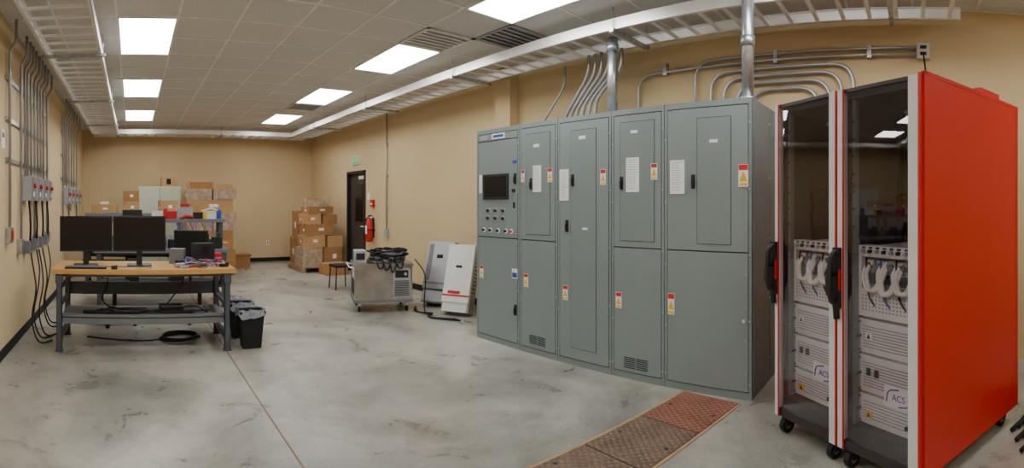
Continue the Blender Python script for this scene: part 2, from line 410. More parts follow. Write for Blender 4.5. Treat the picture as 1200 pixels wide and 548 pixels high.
# ------------------------------------------------------------ conduits over the switchgear
Gt=GH+0.001
b=B('vertical_duct_pipe')
b.cyl((3.95,2.725,Gt),(3.95,2.725,3.085),0.05,'galv',20); b.cyl((3.95,2.725,2.95),(3.95,2.725,3.02),0.062,'galv',20); b.cyl((3.95,2.725,Gt),(3.95,2.725,GH+0.03),0.075,'galv',20); b.done()
b=B('vertical_duct_pipe')
b.cyl((3.69,1.27,Gt),(3.69,1.27,H-0.008),0.048,'galv',20); b.cyl((3.69,1.27,2.72),(3.69,1.27,2.80),0.058,'galv',20); b.cyl((3.69,1.27,Gt),(3.69,1.27,GH+0.03),0.07,'galv',20); b.done()
b=B('conduit_bundle')
for i in range(6):
    y=3.62-0.085*i
    b.tube(arc_path([(4.3,y,Gt),(4.3,y,2.45+0.03*i),(4.25,y-0.38,2.88),(4.25,y-0.38,3.08)],0.15),0.018,'emt',8)
b.tube(arc_path([(4.35,4.0,Gt),(4.35,4.0,2.45),(4.4,3.7,2.85),(4.4,3.7,3.08)],0.15),0.014,'emt',8)
b.done()
b=B('wall_conduit_run')
xw=XR-0.04
for (ya,yb,z) in ((1.98,0.55,2.80),(1.84,0.66,2.73),(1.70,0.77,2.66),(1.56,0.88,2.59)):
    b.tube(arc_path([(xw,ya,1.2),(xw,ya,z),(xw,yb,z),(xw,yb,1.0)],0.22,8),0.019,'emt',8)
b.tube(arc_path([(xw-.01,2.83,1.5),(xw-.01,2.83,2.87),(xw-.01,-0.05,2.87)],0.2,8),0.017,'emt',8)
b.tube(arc_path([(xw-.01,2.15,1.5),(xw-.01,2.15,2.93),(xw-.01,-0.05,2.93)],0.2,8),0.015,'emt',8)
for y in (2.5,1.3,0.4):
    b.box(XR-0.065,y-0.02,2.84,XR-0.001,y+0.02,2.96,'galv')
b.box(XR-0.07,-0.16,2.83,XR-0.001,-0.04,2.97,'offwhite')
for z in (2.87,2.93): b.box(XR-0.073,-0.13,z-0.015,XR-0.07,-0.07,z+0.015,'gap')
b.tube(arc_path([(XR-0.08,-0.1,2.88),(XR-0.16,-0.1,2.84),(XR-0.12,-0.12,2.7)],0.05),0.008,'rubber',6)
b.done()

# ------------------------------------------------------------ red racks
RZ=math.atan2(-0.8,-0.6)
def rack(loc,w,last,name='server_rack'):
    b=B(name,loc=loc,rz=RZ,bevel=0.003)
    z0,z1,d=0.13,2.13,1.1
    b.box(0,0.02,z0,w,d,z0+0.10,'rackdark'); b.box(0,0.02,z1-0.05,w,d,z1,'rackdark')
    b.box(0,d-0.02,z0,w,d,z1,'rackdark')
    for xx in (0.0,w-0.03):
        for yy in (0.03,0.5,d-0.06): b.box(xx,yy,z0,xx+0.03,yy+0.04,z1,'rackdark')
    if last:
        b.box(w-0.002,0.012,z0-0.02,w+0.012,d-0.012,z1+0.015,'rackred')
        b.box(w-0.03,0.0,z0-0.02,w+0.014,0.03,z1+0.015,'rackred')
        b.box(w-0.03,d-0.03,z0-0.02,w+0.014,d,z1+0.015,'rackred')
        b.box(w-0.006,0.0,z1,w+0.014,d,z1+0.02,'rackred')
        b.box(w-0.12,0.62,z1,w-0.01,0.86,z1+0.06,'toolred')
        b.box(0.0,0.02,z0,0.006,d,z1,'perfdark'); b.box(w-0.008,0.03,z0,w-0.003,d-0.03,z1,'perfdark')
    else:
        b.box(-0.012,0.012,z0-0.02,0.0,d-0.012,z1+0.015,'rackred'); b.box(0.0,0.02,z0,0.005,d,z1,'perfdark')
        b.box(w-0.006,0.02,z0,w,d,z1,'perfdark')
    L=0.03 if not last else 0.036; Rr=0.055 if not last else 0.068
    b.box(-0.005,-0.03,z0-0.02,L,0.012,z1,'rackframe'); b.box(w-Rr,-0.03,z0-0.02,w,0.012,z1,'rackframe')
    b.box(L,-0.034,z0-0.02,L+0.008,-0.026,z1,'toolred'); b.box(w-0.006,-0.032,z0-0.02,w+0.004,0.0,z1,'toolred')
    b.box(L,-0.02,z1-0.02,w-Rr,0.01,z1,'rackdark'); b.box(L,-0.02,z0-0.02,w-Rr,0.01,z0+0.03,'rackdark')
    b.poly([(L+.002,-0.014,z0+0.03),(w-Rr,-0.014,z0+0.03),(w-Rr,-0.014,z1-0.02),(L+.002,-0.014,z1-0.02)],'glass')
    for i,zz in enumerate((0.35,1.15,1.95)): b.cyl((w-Rr-0.02,-0.02,zz),(w-Rr-0.02,-0.012,zz),0.012,'rackdark',10)
    a,c=0.05,w-0.06
    b.box(a-.015,0.05,z0+0.1,a+0.01,0.08,z1-0.05,'mgrey'); b.box(c-0.01,0.05,z0+0.1,c+.015,0.08,z1-0.05,'mgrey')
    for zz in (1.35,1.45,1.55,1.65,1.75,1.85,1.95):
        b.box(a-.012,0.047,zz,a+0.004,0.05,zz+0.012,'gap'); b.box(c-0.004,0.047,zz,c+.012,0.05,zz+0.012,'gap')
    b.box(a,0.62,1.32,c,0.64,1.34,'mgrey')
    b.box(a+0.05,0.8,1.28,a+0.09,0.84,z1-0.1,'mgrey'); b.box(c-0.1,0.8,1.28,c-0.06,0.84,z1-0.1,'rackred')
    b.box(a+0.05,0.55,1.7,c-0.05,0.8,1.74,'mgrey')
    b.box(a+0.08,0.45,1.241,c-0.08,0.8,1.30,'mgrey')
    b.tube(arc_path([(a+.05,0.5,z1-.1),(a+.08,0.45,1.7),(a+.2,0.5,1.5),(a+.15,0.4,1.26)],0.15),0.012,'rubber',6)
    b.tube(arc_path([(c-.05,0.6,z1-.1),(c-.08,0.55,1.75),(c-.2,0.6,1.5),(c-.15,0.4,1.26)],0.15),0.012,'toolred',6)
    b.box(a,0.16,0.86,c,0.85,1.24,'cream')
    b.box(a,0.08,1.19,c,0.17,1.25,'cream'); b.box(a,0.08,0.85,c,0.17,1.01,'cream')
    b.box(a,0.08,1.0,a+0.03,0.17,1.2,'cream'); b.box(c-0.03,0.08,1.0,c,0.17,1.2,'cream')
    n=8
    for i in range(n):
        x=a+0.05+i*(c-a-0.1)/(n-1)
        b.cyl((x,0.085,1.22),(x,0.06,1.22),0.011,'black' if i%2 else 'lgrey',10)
        b.box(x-0.012,0.075,1.235,x+0.012,0.085,1.245,'bluecable' if i%3==0 else 'gap')
    for i in range(5):
        x=a+0.07+i*(c-a-0.14)/4
        b.box(x-0.032,0.11,1.10,x+0.03,0.16,1.17,'lgrey'); b.cyl((x,0.11,1.135),(x,0.09,1.135),0.02,'mgrey',12)
        b.box(x-0.025,0.12,1.03,x+0.022,0.16,1.08,'mgrey')
    for i in range(3):
        x=a+0.12+i*(c-a-0.24)/2
        for q in range(2):
            o=q*0.022
            pts=arc_path([(x-0.06+o,0.12,1.16),(x-0.07+o,0.065,1.10),(x-0.03+o,0.055,1.00-0.02*(i%2)),(x+0.03+o,0.058,1.01),(x+0.06+o,0.075,1.09),(x+.05+o,0.12,1.15)],0.05,5)
            b.tube(pts,0.012,'white',8)
    for i in range(3):
        x=a+0.05+i*0.11
        b.tube(arc_path([(x,0.1,1.18),(x+.02,0.07,1.08),(x+.05,0.065,0.96),(x+.09,0.09,0.90)],0.05),0.006,'bluecable' if i==1 else 'rubber',6)
    for r in range(5):
        for i in range(16):
            x=a+0.04+i*(c-a-0.08)/15
            b.box(x-0.005,0.078,0.885+r*0.02,x+0.005,0.081,0.894+r*0.02,'perf')
    def mod(zz0,zz1,logo=False):
        b.box(a,0.09,zz0,c,0.9,zz1,'cream')
        b.box(a-0.02,0.08,zz0,a+0.012,0.095,zz1,'lgrey'); b.box(c-0.012,0.08,zz0,c+0.02,0.095,zz1,'lgrey')
        xa,xb=a+0.03,c-0.03; za,zb=zz0+0.03,zz1-0.03
        b.box(xa,0.086,za,xb,0.092,zb,'cream')
        rows=max(3,int((zb-za)/0.016))
        for r in range(rows):
            zz=za+(zb-za)*(r+0.5)/rows
            b.box(xa+0.008,0.084,zz-0.003,xb-0.008,0.0865,zz+0.002,'perf')
        for s in (a+0.018,c-0.018):
            b.cyl((s,0.085,(zz0+zz1)/2),(s,0.06,(zz0+zz1)/2),0.008,'black',8)
            b.cyl((s,0.081,zz0+.015),(s,0.076,zz0+.015),0.006,'gap',8); b.cyl((s,0.081,zz1-.015),(s,0.076,zz1-.015),0.006,'gap',8)
    mod(0.64,0.83); mod(0.42,0.625); mod(0.24,0.405)
    b.box(a+0.06,0.2,0.83,c-0.05,0.7,0.85,'rackdark')
    b.box(a+0.20,0.078,0.385,c-0.05,0.084,0.50,'paper')
    xc=(a+0.20+c-0.05)/2
    b.tube(arc_path([(xc-0.085,0.076,0.41),(xc-0.075,0.076,0.475),(xc+0.0,0.076,0.487)],0.05),0.0035,'blue',6)
    b.tube(arc_path([(xc+0.085,0.076,0.475),(xc+0.075,0.076,0.41),(xc-0.0,0.076,0.397)],0.05),0.0035,'blue',6)
    b.text('ACS',0.05,'blue',(xc,0.075,0.44),(math.pi/2,0,0))
    for x,z in ((a+0.06,0.74),(a+0.06,0.30)):
        b.box(x,0.078,z-0.02,x+0.05,0.084,z+0.02,'yellow' if z<.5 else 'paper')
        b.poly([(x+0.01,0.077,z-0.014),(x+0.04,0.077,z-0.014),(x+0.025,0.077,z+0.015)],'black')
    for x in (0.07,0.13): b.box(x+a,0.075,0.52,x+a+0.025,0.085,0.56,'black')
    hx=-0.012
    b.box(hx-0.01,-0.055,0.90,hx+0.04,-0.03,1.24,'black')
    b.tube(arc_path([(hx+0.015,-0.04,1.22),(hx+0.01,-0.085,1.2),(hx+0.0,-0.09,1.05),(hx+0.005,-0.08,0.94),(hx+0.015,-0.04,0.92)],0.05,6),0.016,'black',10)
    b.tube(arc_path([(hx+0.015,-0.05,1.12),(hx-0.02,-0.075,1.08),(hx-0.015,-0.08,0.98),(hx+0.01,-0.05,0.94),(hx+0.02,-0.05,0.84)],0.05,6),0.018,'rubber',10)
    b.cbox((hx+0.01,-0.06,1.02),(0.05,0.05,0.12),'rubber')
    b.box(hx+0.038,-0.056,1.0,hx+0.041,-0.04,1.12,'toolred')
    for xx in (0.06,w-0.06):
        for yy in (0.05,d-0.1):
            b.cyl((xx-0.018,yy-0.03,0.05),(xx+0.018,yy-0.03,0.05),0.05,'rubber',20)
            b.cyl((xx-0.021,yy-0.03,0.05),(xx+0.021,yy-0.03,0.05),0.022,'mgrey',12)
            b.box(xx-0.028,yy-0.05,0.05,xx-0.021,yy+0.01,0.12,'black'); b.box(xx+0.021,yy-0.05,0.05,xx+0.028,yy+0.01,0.12,'black')
            b.box(xx-0.03,yy-0.06,0.108,xx+0.03,yy+0.04,0.13,'black')
    b.done()
rack((3.16,0.87,0),0.565,False)
rack((3.16-0.6*0.585,0.87-0.8*0.585,0),0.565,True)
b=B('cable_bundle')
for i in range(12):
    x=3.0+0.035*i; y=-0.66-0.05*(i%4)
    b.tube(arc_path([(x-.12,y+0.02,0.02),(x+0.0,y-0.12,0.06+0.03*(i%4)),(x+0.2,y-0.2,0.14),(x+0.4,y-0.35,0.02),(x+0.8,y-0.3,0.015)],0.15,5),0.014,'rubber',8)
b.done()

# ------------------------------------------------------------ trench cover
b=B('floor_trench_cover',bevel=0.001)
P0=Vector((3.50,1.50)); P1=Vector((1.2,1.80)); d=(P1-P0); Lt=d.length; d.normalize(); n=Vector((-d.y,d.x)); hw=0.235
R=Matrix(((d.x,n.x,0,P0.x),(d.y,n.y,0,P0.y),(0,0,1,0),(0,0,0,1)))
b.box(0,-hw-0.025,0.0003,Lt,-hw-0.004,0.005,'pallet',R); b.box(0,hw+0.004,0.0003,Lt,hw+0.025,0.005,'pallet',R)
b.box(0,-hw-0.01,0.0002,Lt,hw+0.01,0.0015,'gap',R)
x=0.005; kk=0
while x<Lt-0.1:
    x2=min(x+0.56,Lt); b.box(x,-hw,0.001,x2-0.012,hw,0.007,'plate2' if kk==0 else 'plate',R)
    for s in (-1,1): b.cyl(R@Vector(((x+x2)/2,s*(hw-0.05),0.006)),R@Vector(((x+x2)/2,s*(hw-0.05),0.009)),0.014,'gap',10)
    x+=0.56; kk+=1
b.done()

# ------------------------------------------------------------ workbenches
def workbench(loc,w,d,h,top='wood',shelf_z=0.34,riser=None):
    b=B('workbench',loc=loc,bevel=0.003)
    b.box(0,0,h-0.045,w,d,h,top)
    for x in (0.05,w-0.11):
        for y in (0.03,d-0.09):
            b.box(x,y,0.0,x+0.055,y+0.006,h-0.045,'dgrey'); b.box(x,y,0,x+0.006,y+0.055,h-0.045,'dgrey'); b.box(x+0.049,y,0,x+0.055,y+0.055,h-0.045,'dgrey')
            b.box(x-0.012,y-0.012,0,x+0.067,y+0.067,0.012,'dgrey')
            b.box(x-0.01,y-0.01,h-0.14,x+0.065,y+0.065,h-0.045,'dgrey')
        b.box(x+0.01,0.06,0.10,x+0.045,d-0.06,0.16,'dgrey'); b.box(x+0.005,0.05,h-0.10,x+0.05,d-0.05,h-0.05,'dgrey')
        b.box(x+0.01,0.06,0.44,x+0.045,d-0.06,0.48,'dgrey')
    b.box(0.08,0.10,shelf_z-0.07,w-0.08,0.112,shelf_z+0.03,'mgrey'); b.box(0.08,0.10,shelf_z-0.01,w-0.08,d-0.1,shelf_z,'mgrey')
    b.box(0.08,d-0.05,0.46,w-0.08,d-0.04,0.60,'dgrey'); b.box(0.08,d-0.08,h-0.17,w-0.08,d-0.05,h-0.05,'dgrey')
    b.box(0.08,0.05,h-0.075,w-0.08,0.07,h-0.045,'dgrey')
    if riser:
        for x in (0.03,w-0.08):
            b.box(x,d-0.32,h,x+0.05,d-0.27,riser,'dgrey'); b.box(x,d-0.06,h,x+0.05,d-0.01,riser,'dgrey'); b.box(x,d-0.3,h+0.18,x+0.04,d-0.03,h+0.2,'dgrey')
        b.box(0,d-0.36,riser-0.05,w,d,riser,'mgrey')
    else:
        b.box(0.3,0.2,shelf_z,0.85,0.26,shelf_z+0.04,'black'); b.box(1.1,0.3,shelf_z,1.35,0.5,shelf_z+0.06,'black')
        for q in range(5):
            p=[(random.uniform(0.2,w-0.2),random.uniform(0.15,0.5),shelf_z+random.uniform(.01,.05)) for _ in range(5)]
            b.tube(arc_path(p,0.1,5),0.007,'rubber',6)
        b.tube(arc_path([(w-0.5,d-0.06,h-.06),(w-0.45,d-0.1,0.6),(w-0.6,d-0.2,0.45),(w-0.7,d-0.3,shelf_z+.01)],0.1),0.008,'rubber',6)
        b.tube(arc_path([(0.5,d-0.06,h-.06),(0.55,d-0.1,0.58),(0.45,d-0.2,0.42),(0.6,d-0.3,shelf_z+.01)],0.1),0.008,'rubber',6)
    b.done()
workbench((-0.81,4.9,0),1.85,0.78,0.83)
workbench((-0.55,7.0,0),1.95,0.76,0.83,top='mgrey',riser=1.25)
workbench((-0.9,8.9,0),1.85,0.76,0.83,top='mgrey',riser=1.30)

def monitor(x,y,z,w,h,rz):
    b=B('computer_monitor',loc=(x,y,z),rz=rz,bevel=0.003)
    q=0.15
    b.box(-w/2,-0.012,q,w/2,0.02,q+h,'black'); b.box(-w/2+0.01,-0.014,q+0.018,w/2-0.01,-0.012,q-0.01+h,'screen')
    b.box(-w/2+0.08,0.02,q+0.05,w/2-0.08,0.045,q+h-0.05,'black')
    b.box(-0.03,0.03,0.005,0.03,0.05,q+h*0.5,'black'); b.box(-0.13,-0.08,0.001,0.13,0.12,0.012,'black')
    b.done()
monitor(-0.49,5.25,0.83,0.555,0.375,0.10)
monitor(0.075,5.27,0.83,0.555,0.375,0.0)
b=B('keyboard',loc=(0,0,0.8305),bevel=0.002)
b.box(-0.68,4.96,0.0,-0.26,5.08,0.018,'black')
for i in range(14):
    for j in range(4): b.box(-0.67+i*0.029,4.968+j*0.027,0.018,-0.646+i*0.029,4.99+j*0.027,0.023,'mgrey')
b.tube(arc_path([(-0.4,5.08,0.006),(-0.35,5.13,0.006),(-0.1,5.11,0.006),(0.1,5.13,0.006),(0.2,5.05,0.006)],0.05),0.004,'black',6)
b.done()
b=B('computer_mouse',loc=(-0.18,5.0,0.8305),bevel=0.008); b.box(-0.03,-0.05,0,0.03,0.05,0.03,'black'); b.box(-0.002,-0.045,0.028,0.002,0.0,0.034,'mgrey'); b.done()
b=B('bench_electronics',loc=(0,0,0.8305),bevel=0.002)
for i in range(34):
    x=random.uniform(0.42,0.97); y=random.uniform(5.02,5.62); w=random.uniform(.03,.11); h=random.uniform(.015,.06)
    b.cbox((x,y,h/2),(w,w*.7,h),random.choice(['black','pcb','mgrey','toolred','lgrey','black','white']),rz=random.uniform(0,3))
b.cbox((0.78,5.45,0.11),(0.22,0.16,0.22),'black',rz=.2); b.cbox((0.5,5.46,0.08),(0.16,0.14,0.16),'mgrey',rz=-.3); b.cbox((0.95,5.52,0.05),(0.1,0.12,0.1),'toolred')
b.box(0.70,5.365,0.12,0.84,5.37,0.19,'screen')
for i in range(16):
    p=[(random.uniform(0.42,1.0),random.uniform(4.98,5.6),random.uniform(0.008,0.06)) for _ in range(5)]
    b.tube(arc_path(p,0.1,5),0.005,random.choice(['black','black','toolred','lgrey','bluecable']),6)
b.done()
b=B('shelf_electronics',loc=(0,0,0),bevel=0.002)
zz=1.251
b.cbox((0.62,7.6,zz+0.06),(0.16,0.14,0.12),'toolred'); b.cbox((0.80,7.58,zz+0.09),(0.24,0.16,0.18),'lgrey'); b.cbox((0.8,7.57,zz+0.205),(0.14,0.12,0.05),'toolred')
b.cbox((1.02,7.6,zz+0.05),(0.16,0.16,0.10),'black'); b.cbox((1.2,7.6,zz+0.06),(0.16,0.14,0.12),'white'); b.cbox((0.4,7.6,zz+0.06),(0.2,0.18,0.12),'white')
b.cyl((0.5,7.5,zz),(0.5,7.5,zz+0.16),0.035,'toolred',12); b.cyl((1.34,7.6,zz),(1.34,7.6,zz+0.14),0.035,'blue',12); b.cyl((1.1,7.48,zz),(1.1,7.48,zz+0.12),0.03,'yellow',12)
b.tube([(0.72,7.47,zz+.01),(0.80,7.47,zz+.05),(0.92,7.48,zz+.03)],0.025,'toolred',8); b.tube([(1.05,7.48,zz+.12),(1.2,7.5,zz+.16),(1.3,7.5,zz+.13)],0.012,'white',8)
b.cbox((0.0,7.6,zz+0.07),(0.3,0.2,0.14),'black'); b.cbox((-0.3,7.6,zz+0.05),(0.2,0.2,0.1),'mgrey')
for i in range(26):
    x=random.uniform(-0.4,1.3); w=random.uniform(.08,.2); h=random.uniform(.06,.26)
    b.cbox((x,random.uniform(7.12,7.6),0.832+h/2),(w,w*.7,h),random.choice(['black','black','mgrey','pcb','toolred','lgrey','dgrey','bluecable','black']),rz=random.uniform(-.3,.3))
for i in range(16):
    x=random.uniform(0.3,1.25); b.tube(sag((x,7.36,1.2),(x+random.uniform(-.3,.2),7.2,0.86),0.05,6,0.03),0.007,random.choice(['bluecable','bluecable','black','toolred','pcb']),6)
b.done()
for xx in (-0.1,0.55):
    b=B('computer_tower',loc=(xx,7.15,0.341),bevel=0.004)
    b.box(0,0,0,0.2,0.45,0.40,'black'); b.box(0.02,-0.006,0.2,0.18,0,0.38,'screen'); b.box(0.03,-0.008,0.34,0.17,-0.005,0.36,'mgrey'); b.cyl((0.1,0,0.15),(0.1,-0.008,0.15),0.012,'lgrey',10); b.done()

def office_chair(x,y,rz,back=True):
    b=B('office_chair',loc=(x,y,0),rz=rz,bevel=0.01)
    for i in range(5):
        a=i*2*math.pi/5+.3; c,s=math.cos(a),math.sin(a)
        b.tube([(0,0,0.12),(c*0.15,s*0.15,0.11),(c*0.3,s*0.3,0.075)],0.02,'black',8,True,[0.03,0.025,0.016])
        b.cyl((c*0.3-s*0.02,s*0.3+c*0.02,0.03),(c*0.3+s*0.02,s*0.3-c*0.02,0.03),0.03,'rubber',12)
        b.cyl((c*0.3,s*0.3,0.03),(c*0.3,s*0.3,0.08),0.008,'black',8)
    b.cyl((0,0,0.1),(0,0,0.42),0.028,'black',12)
    b.cbox((0,0,0.46),(0.48,0.46,0.08),'rubber')
    if back:
        b.tube([(0,0.2,0.43),(0,0.29,0.5),(0,0.28,0.8)],0.02,'black',8)
        b.cbox((0,0.25,0.88),(0.44,0.06,0.56),'rubber',rx=-.1)
        for s in (-1,1):
            b.tube(arc_path([(s*0.22,0,0.45),(s*0.29,0,0.47),(s*0.29,0,0.66)],0.04),0.014,'black',8); b.cbox((s*0.29,-0.02,0.67),(0.06,0.26,0.03),'black')
    b.done()
office_chair(-0.22,6.2,0.4,False)
office_chair(0.86,6.3,2.6,True)

def bin_(x,y,liner):
    b=B('trash_can',loc=(x,y,0),bevel=0.004)
    def ring(w,d,z): return [(-w,-d,z),(w,-d,z),(w,d,z),(-w,d,z)]
    outer=[ring(0.095,0.075,0.0),ring(0.125,0.10,0.38)]; inner=[ring(0.118,0.093,0.38),ring(0.088,0.068,0.02)]
    r=[[b.bm.verts.new(p) for p in q] for q in outer+inner]; i=b.mi('rubber')
    for k in range(3):
        for q in range(4):
            f=b.bm.faces.new([r[k][q],r[k][(q+1)%4],r[k+1][(q+1)%4],r[k+1][q]]); f.material_index=i
    f=b.bm.faces.new(r[0]); f.material_index=i; f=b.bm.faces.new(r[3]); f.material_index=i
    for (x0,y0,x1,y1) in ((-0.135,-0.11,0.135,-0.095),(-0.135,0.095,0.135,0.11),(-0.135,-0.11,-0.12,0.11),(0.12,-0.11,0.135,0.11)):
        b.box(x0,y0,0.36,x1,y1,0.385,'rubber')
    if liner:
        rng=random.Random(3); N=28; ra=[];rb=[];rc=[]
        for k in range(N):
            a=2*math.pi*k/N; c,s=math.cos(a),math.sin(a); q=1/max(abs(c),abs(s))
            px,py=c*q*0.138,s*q*0.113
            ra.append(b.bm.verts.new((px*(0.8),py*0.8,0.30))); rb.append(b.bm.verts.new((px*0.98,py*0.98,0.39+rng.uniform(0,.025)))); rc.append(b.bm.verts.new((px*1.06,py*1.06,0.33+rng.uniform(-.03,.02))))
        i=b.mi('bag')
        for A,C in ((ra,rb),(rb,rc)):
            for k in range(N):
                f=b.bm.faces.new([A[k],A[(k+1)%N],C[(k+1)%N],C[k]]); f.material_index=i; f.smooth=True
    b.done()
bin_(1.22,5.02,True); bin_(1.20,5.42,True)
b=B('floor_cable_coil')
pts=[]
for k in range(70):
    a=k*0.36; rr=0.17+0.03*math.sin(k*0.7)
    pts.append((0.52+math.cos(a)*rr*1.3,5.45+math.sin(a)*rr*0.9,0.010+0.0005*k))
b.tube(pts,0.010,'rubber',6)
b.tube(arc_path([(0.3,5.4,0.01),(0.1,5.35,0.01),(-0.2,5.4,0.01),(-0.5,5.5,0.01)],0.1),0.008,'rubber',6)
b.done()

# ------------------------------------------------------------ boxes
def cbx(b,x,y,z,w,d,h,rz=0,m='card',lab=True):
    R=Matrix.Translation((x,y,z))@Matrix.Rotation(rz,4,'Z')
    b.box(-w/2,-d/2,0,w/2,d/2,h,m,R)
    b.box(-w/2-.001,-0.03,h-0.05,w/2+.001,0.03,h+0.0015,'tape',R)
    b.box(-w/2-0.0006,-d/2-0.0006,h*0.49,w/2+0.0006,d/2+0.0006,h*0.505,'tape',R) if h>0.3 else None
    if lab:
        b.box(-w*0.05,-d/2-0.002,h*0.4,w*0.16,-d/2,h*0.64,'paper',R)
        b.box(-w/2-0.002,-d*0.2,h*0.35,-w/2,d*0.02,h*0.58,'paper',R)
b=B('cardboard_box_stack',bevel=0.003)
for i in range(5): b.box(3.55,9.95+i*0.22,0.10,4.45,10.07+i*0.22,0.12,'pallet')
for x in (3.55,3.96,4.37): b.box(x,9.95,0,x+0.08,10.95,0.10,'pallet')
z=0.12
cbx(b,3.80,10.25,z,0.46,0.5,0.42,0.03,'wrap',False); cbx(b,4.27,10.2,z,0.42,0.5,0.42,0,'card',True); cbx(b,4.0,10.75,z,0.8,0.4,0.6,0,'card')
z+=0.42
cbx(b,3.85,10.22,z,0.5,0.45,0.26,-0.06,'card2'); cbx(b,4.32,10.2,z,0.36,0.45,0.24,0,'card2',False)
cbx(b,3.95,10.2,z+.26,0.62,0.42,0.24,0.08,'card'); cbx(b,3.82,10.25,z+.50,0.42,0.4,0.22,-0.1,'card2'); cbx(b,4.22,10.25,z+.50,0.34,0.4,0.20,0.05,'card',False)
cbx(b,4.0,10.25,z+.72,0.6,0.4,0.16,0.1,'card'); cbx(b,4.0,10.75,0.72,0.7,0.38,0.6,0,'card')
cbx(b,3.98,10.25,z+.88,0.5,0.4,0.14,-0.05,'wrap',False); cbx(b,4.05,10.7,1.32,0.35,0.3,0.3,0,'card2',False)
b.done()
b=B('cardboard_box',bevel=0.003); cbx(b,4.12,9.62,0,0.50,0.36,0.24,0.1,'card',False); b.done()
b=B('cardboard_box',bevel=0.003); cbx(b,2.5,11.3,0,0.42,0.4,0.32,-0.15,'card',False)
b.cbox((2.5,11.06,0.30),(0.4,0.1,0.004),'card2',rx=-0.6,rz=-.15); b.done()
b=B('wrapped_pallet_boxes',bevel=0.006)
for i in range(5): b.box(1.15,10.1+i*0.2,0.10,2.15,10.22+i*0.2,0.12,'pallet')
for x in (1.15,1.6,2.07): b.box(x,10.1,0,x+0.08,11.1,0.10,'pallet')
z=0.12
hs=(0.40,0.40,0.38,0.26,0.22)
for r,hh in enumerate(hs):
    if r%2==0:
        for c in range(2): cbx(b,1.4+c*0.5,10.35,z,0.48,0.48,hh,random.uniform(-.04,.04),'wrap' if r in (2,4) else 'card',r==0); cbx(b,1.4+c*0.5,10.84,z,0.48,0.46,hh,0,'card')
    else:
        cbx(b,1.62,10.35,z,0.92,0.46,hh,0.02,'card2' if r==3 else 'card'); cbx(b,1.65,10.84,z,0.9,0.46,hh,0,'card')
    z+=hh+.002
cbx(b,1.42,10.4,z,0.5,0.4,0.14,0.1,'card',False); cbx(b,1.9,10.4,z,0.42,0.4,0.1,-0.1,'card2',False)
b.done()
b=B('storage_cabinet',loc=(0.15,11.5,0),bevel=0.004)
b.box(0,0,0.06,0.98,0.46,1.88,'cabgreen'); b.box(0.02,0.02,0,0.96,0.44,0.06,'mgrey')
b.box(0.01,-0.015,0.08,0.485,0,1.86,'cabgreen'); b.box(0.495,-0.015,0.08,0.97,0,1.86,'cabgreen')
b.box(0.484,-0.0155,0.08,0.496,-0.001,1.86,'mgrey')
b.box(0.45,-0.03,1.0,0.465,-0.015,1.15,'alu'); b.box(0.515,-0.03,1.0,0.53,-0.015,1.15,'alu'); b.done()
b=B('cardboard_box',bevel=0.003); cbx(b,0.86,11.72,1.881,0.36,0.3,0.23,0.05,'card2',False); b.box(0.8,11.555,1.93,0.9,11.568,2.06,'screen'); b.done()
b=B('cardboard_box',bevel=0.003); cbx(b,-0.02,9.45,1.301,0.30,0.26,0.22,0.05,'card2'); b.done()
b=B('cardboard_box',bevel=0.003); cbx(b,-0.02,9.45,1.525,0.29,0.26,0.20,-0.05,'card'); b.done()
b=B('cardboard_box',bevel=0.003); cbx(b,-0.52,9.45,1.301,0.46,0.3,0.17,-0.08,'card2'); b.box(-0.6,9.36,1.472,-0.45,9.5,1.52,'white'); b.done()
b=B('cardboard_box',bevel=0.003); cbx(b,1.55,9.3,0,0.5,0.4,0.75,0.1,'card',False); b.done()
b=B('cardboard_box',bevel=0.003); cbx(b,0.68,9.45,1.301,0.34,0.3,0.24,0.1,'card2'); b.done()

# ------------------------------------------------------------ equipment cart
b=B('equipment_cart',loc=(3.40,6.22,0),rz=-0.36,bevel=0.006)
w,d=0.80,0.60; T=0.66
b.box(-w/2,-d/2,0.13,w/2,d/2,T-.035,'steel'); b.box(-w/2-.012,-d/2-.012,T-.035,w/2+.012,d/2+.012,T,'steel')
b.box(-w/2-.01,-d/2-.01,0.13,w/2+.01,d/2+.01,0.17,'mgrey')
b.box(-w/2+.04,-d/2-.008,0.2,w/2-.3,-d/2,0.59,'steel')
b.box(w/2-.27,-d/2-.006,0.2,w/2-.03,-d/2,0.59,'lgrey')
for i in range(10): b.box(w/2-.25,-d/2-.010,0.22+i*0.022,w/2-.05,-d/2-.005,0.23+i*0.022,'gap')
b.box(w/2-.24,-d/2-.012,0.47,w/2-.06,-d/2-.005,0.57,'black'); b.cyl((w/2-.1,-d/2-.01,0.52),(w/2-.1,-d/2-.03,0.52),0.02,'lgrey',12)
for i in range(8): b.box(-w/2-.006,-d/2+.08,0.22+i*0.028,-w/2,d/2-.08,0.234+i*0.028,'gap')
b.box(-w/2-.008,-d/2+.06,0.47,-w/2,-d/2+.22,0.58,'paper')
for x in (-w/2+.03,w/2-.285):
    for z in (0.22,0.57): b.cyl((x,-d/2-.008,z),(x,-d/2-.014,z),0.008,'gap',8)
b.tube(arc_path([(-w/2,-d/2+.03,0.60),(-w/2-.07,-d/2+.03,0.62),(-w/2-.07,d/2-.03,0.62),(-w/2,d/2-.03,0.60)],0.04),0.011,'alu',8)
for sx in (-1,1):
    for sy in (-1,1):
        x,y=sx*(w/2-.07),sy*(d/2-.07)
        b.cyl((x-.015,y,0.045),(x+.015,y,0.045),0.045,'rubber',16); b.box(x-.025,y-.03,0.07,x+.025,y+.03,0.13,'galv')
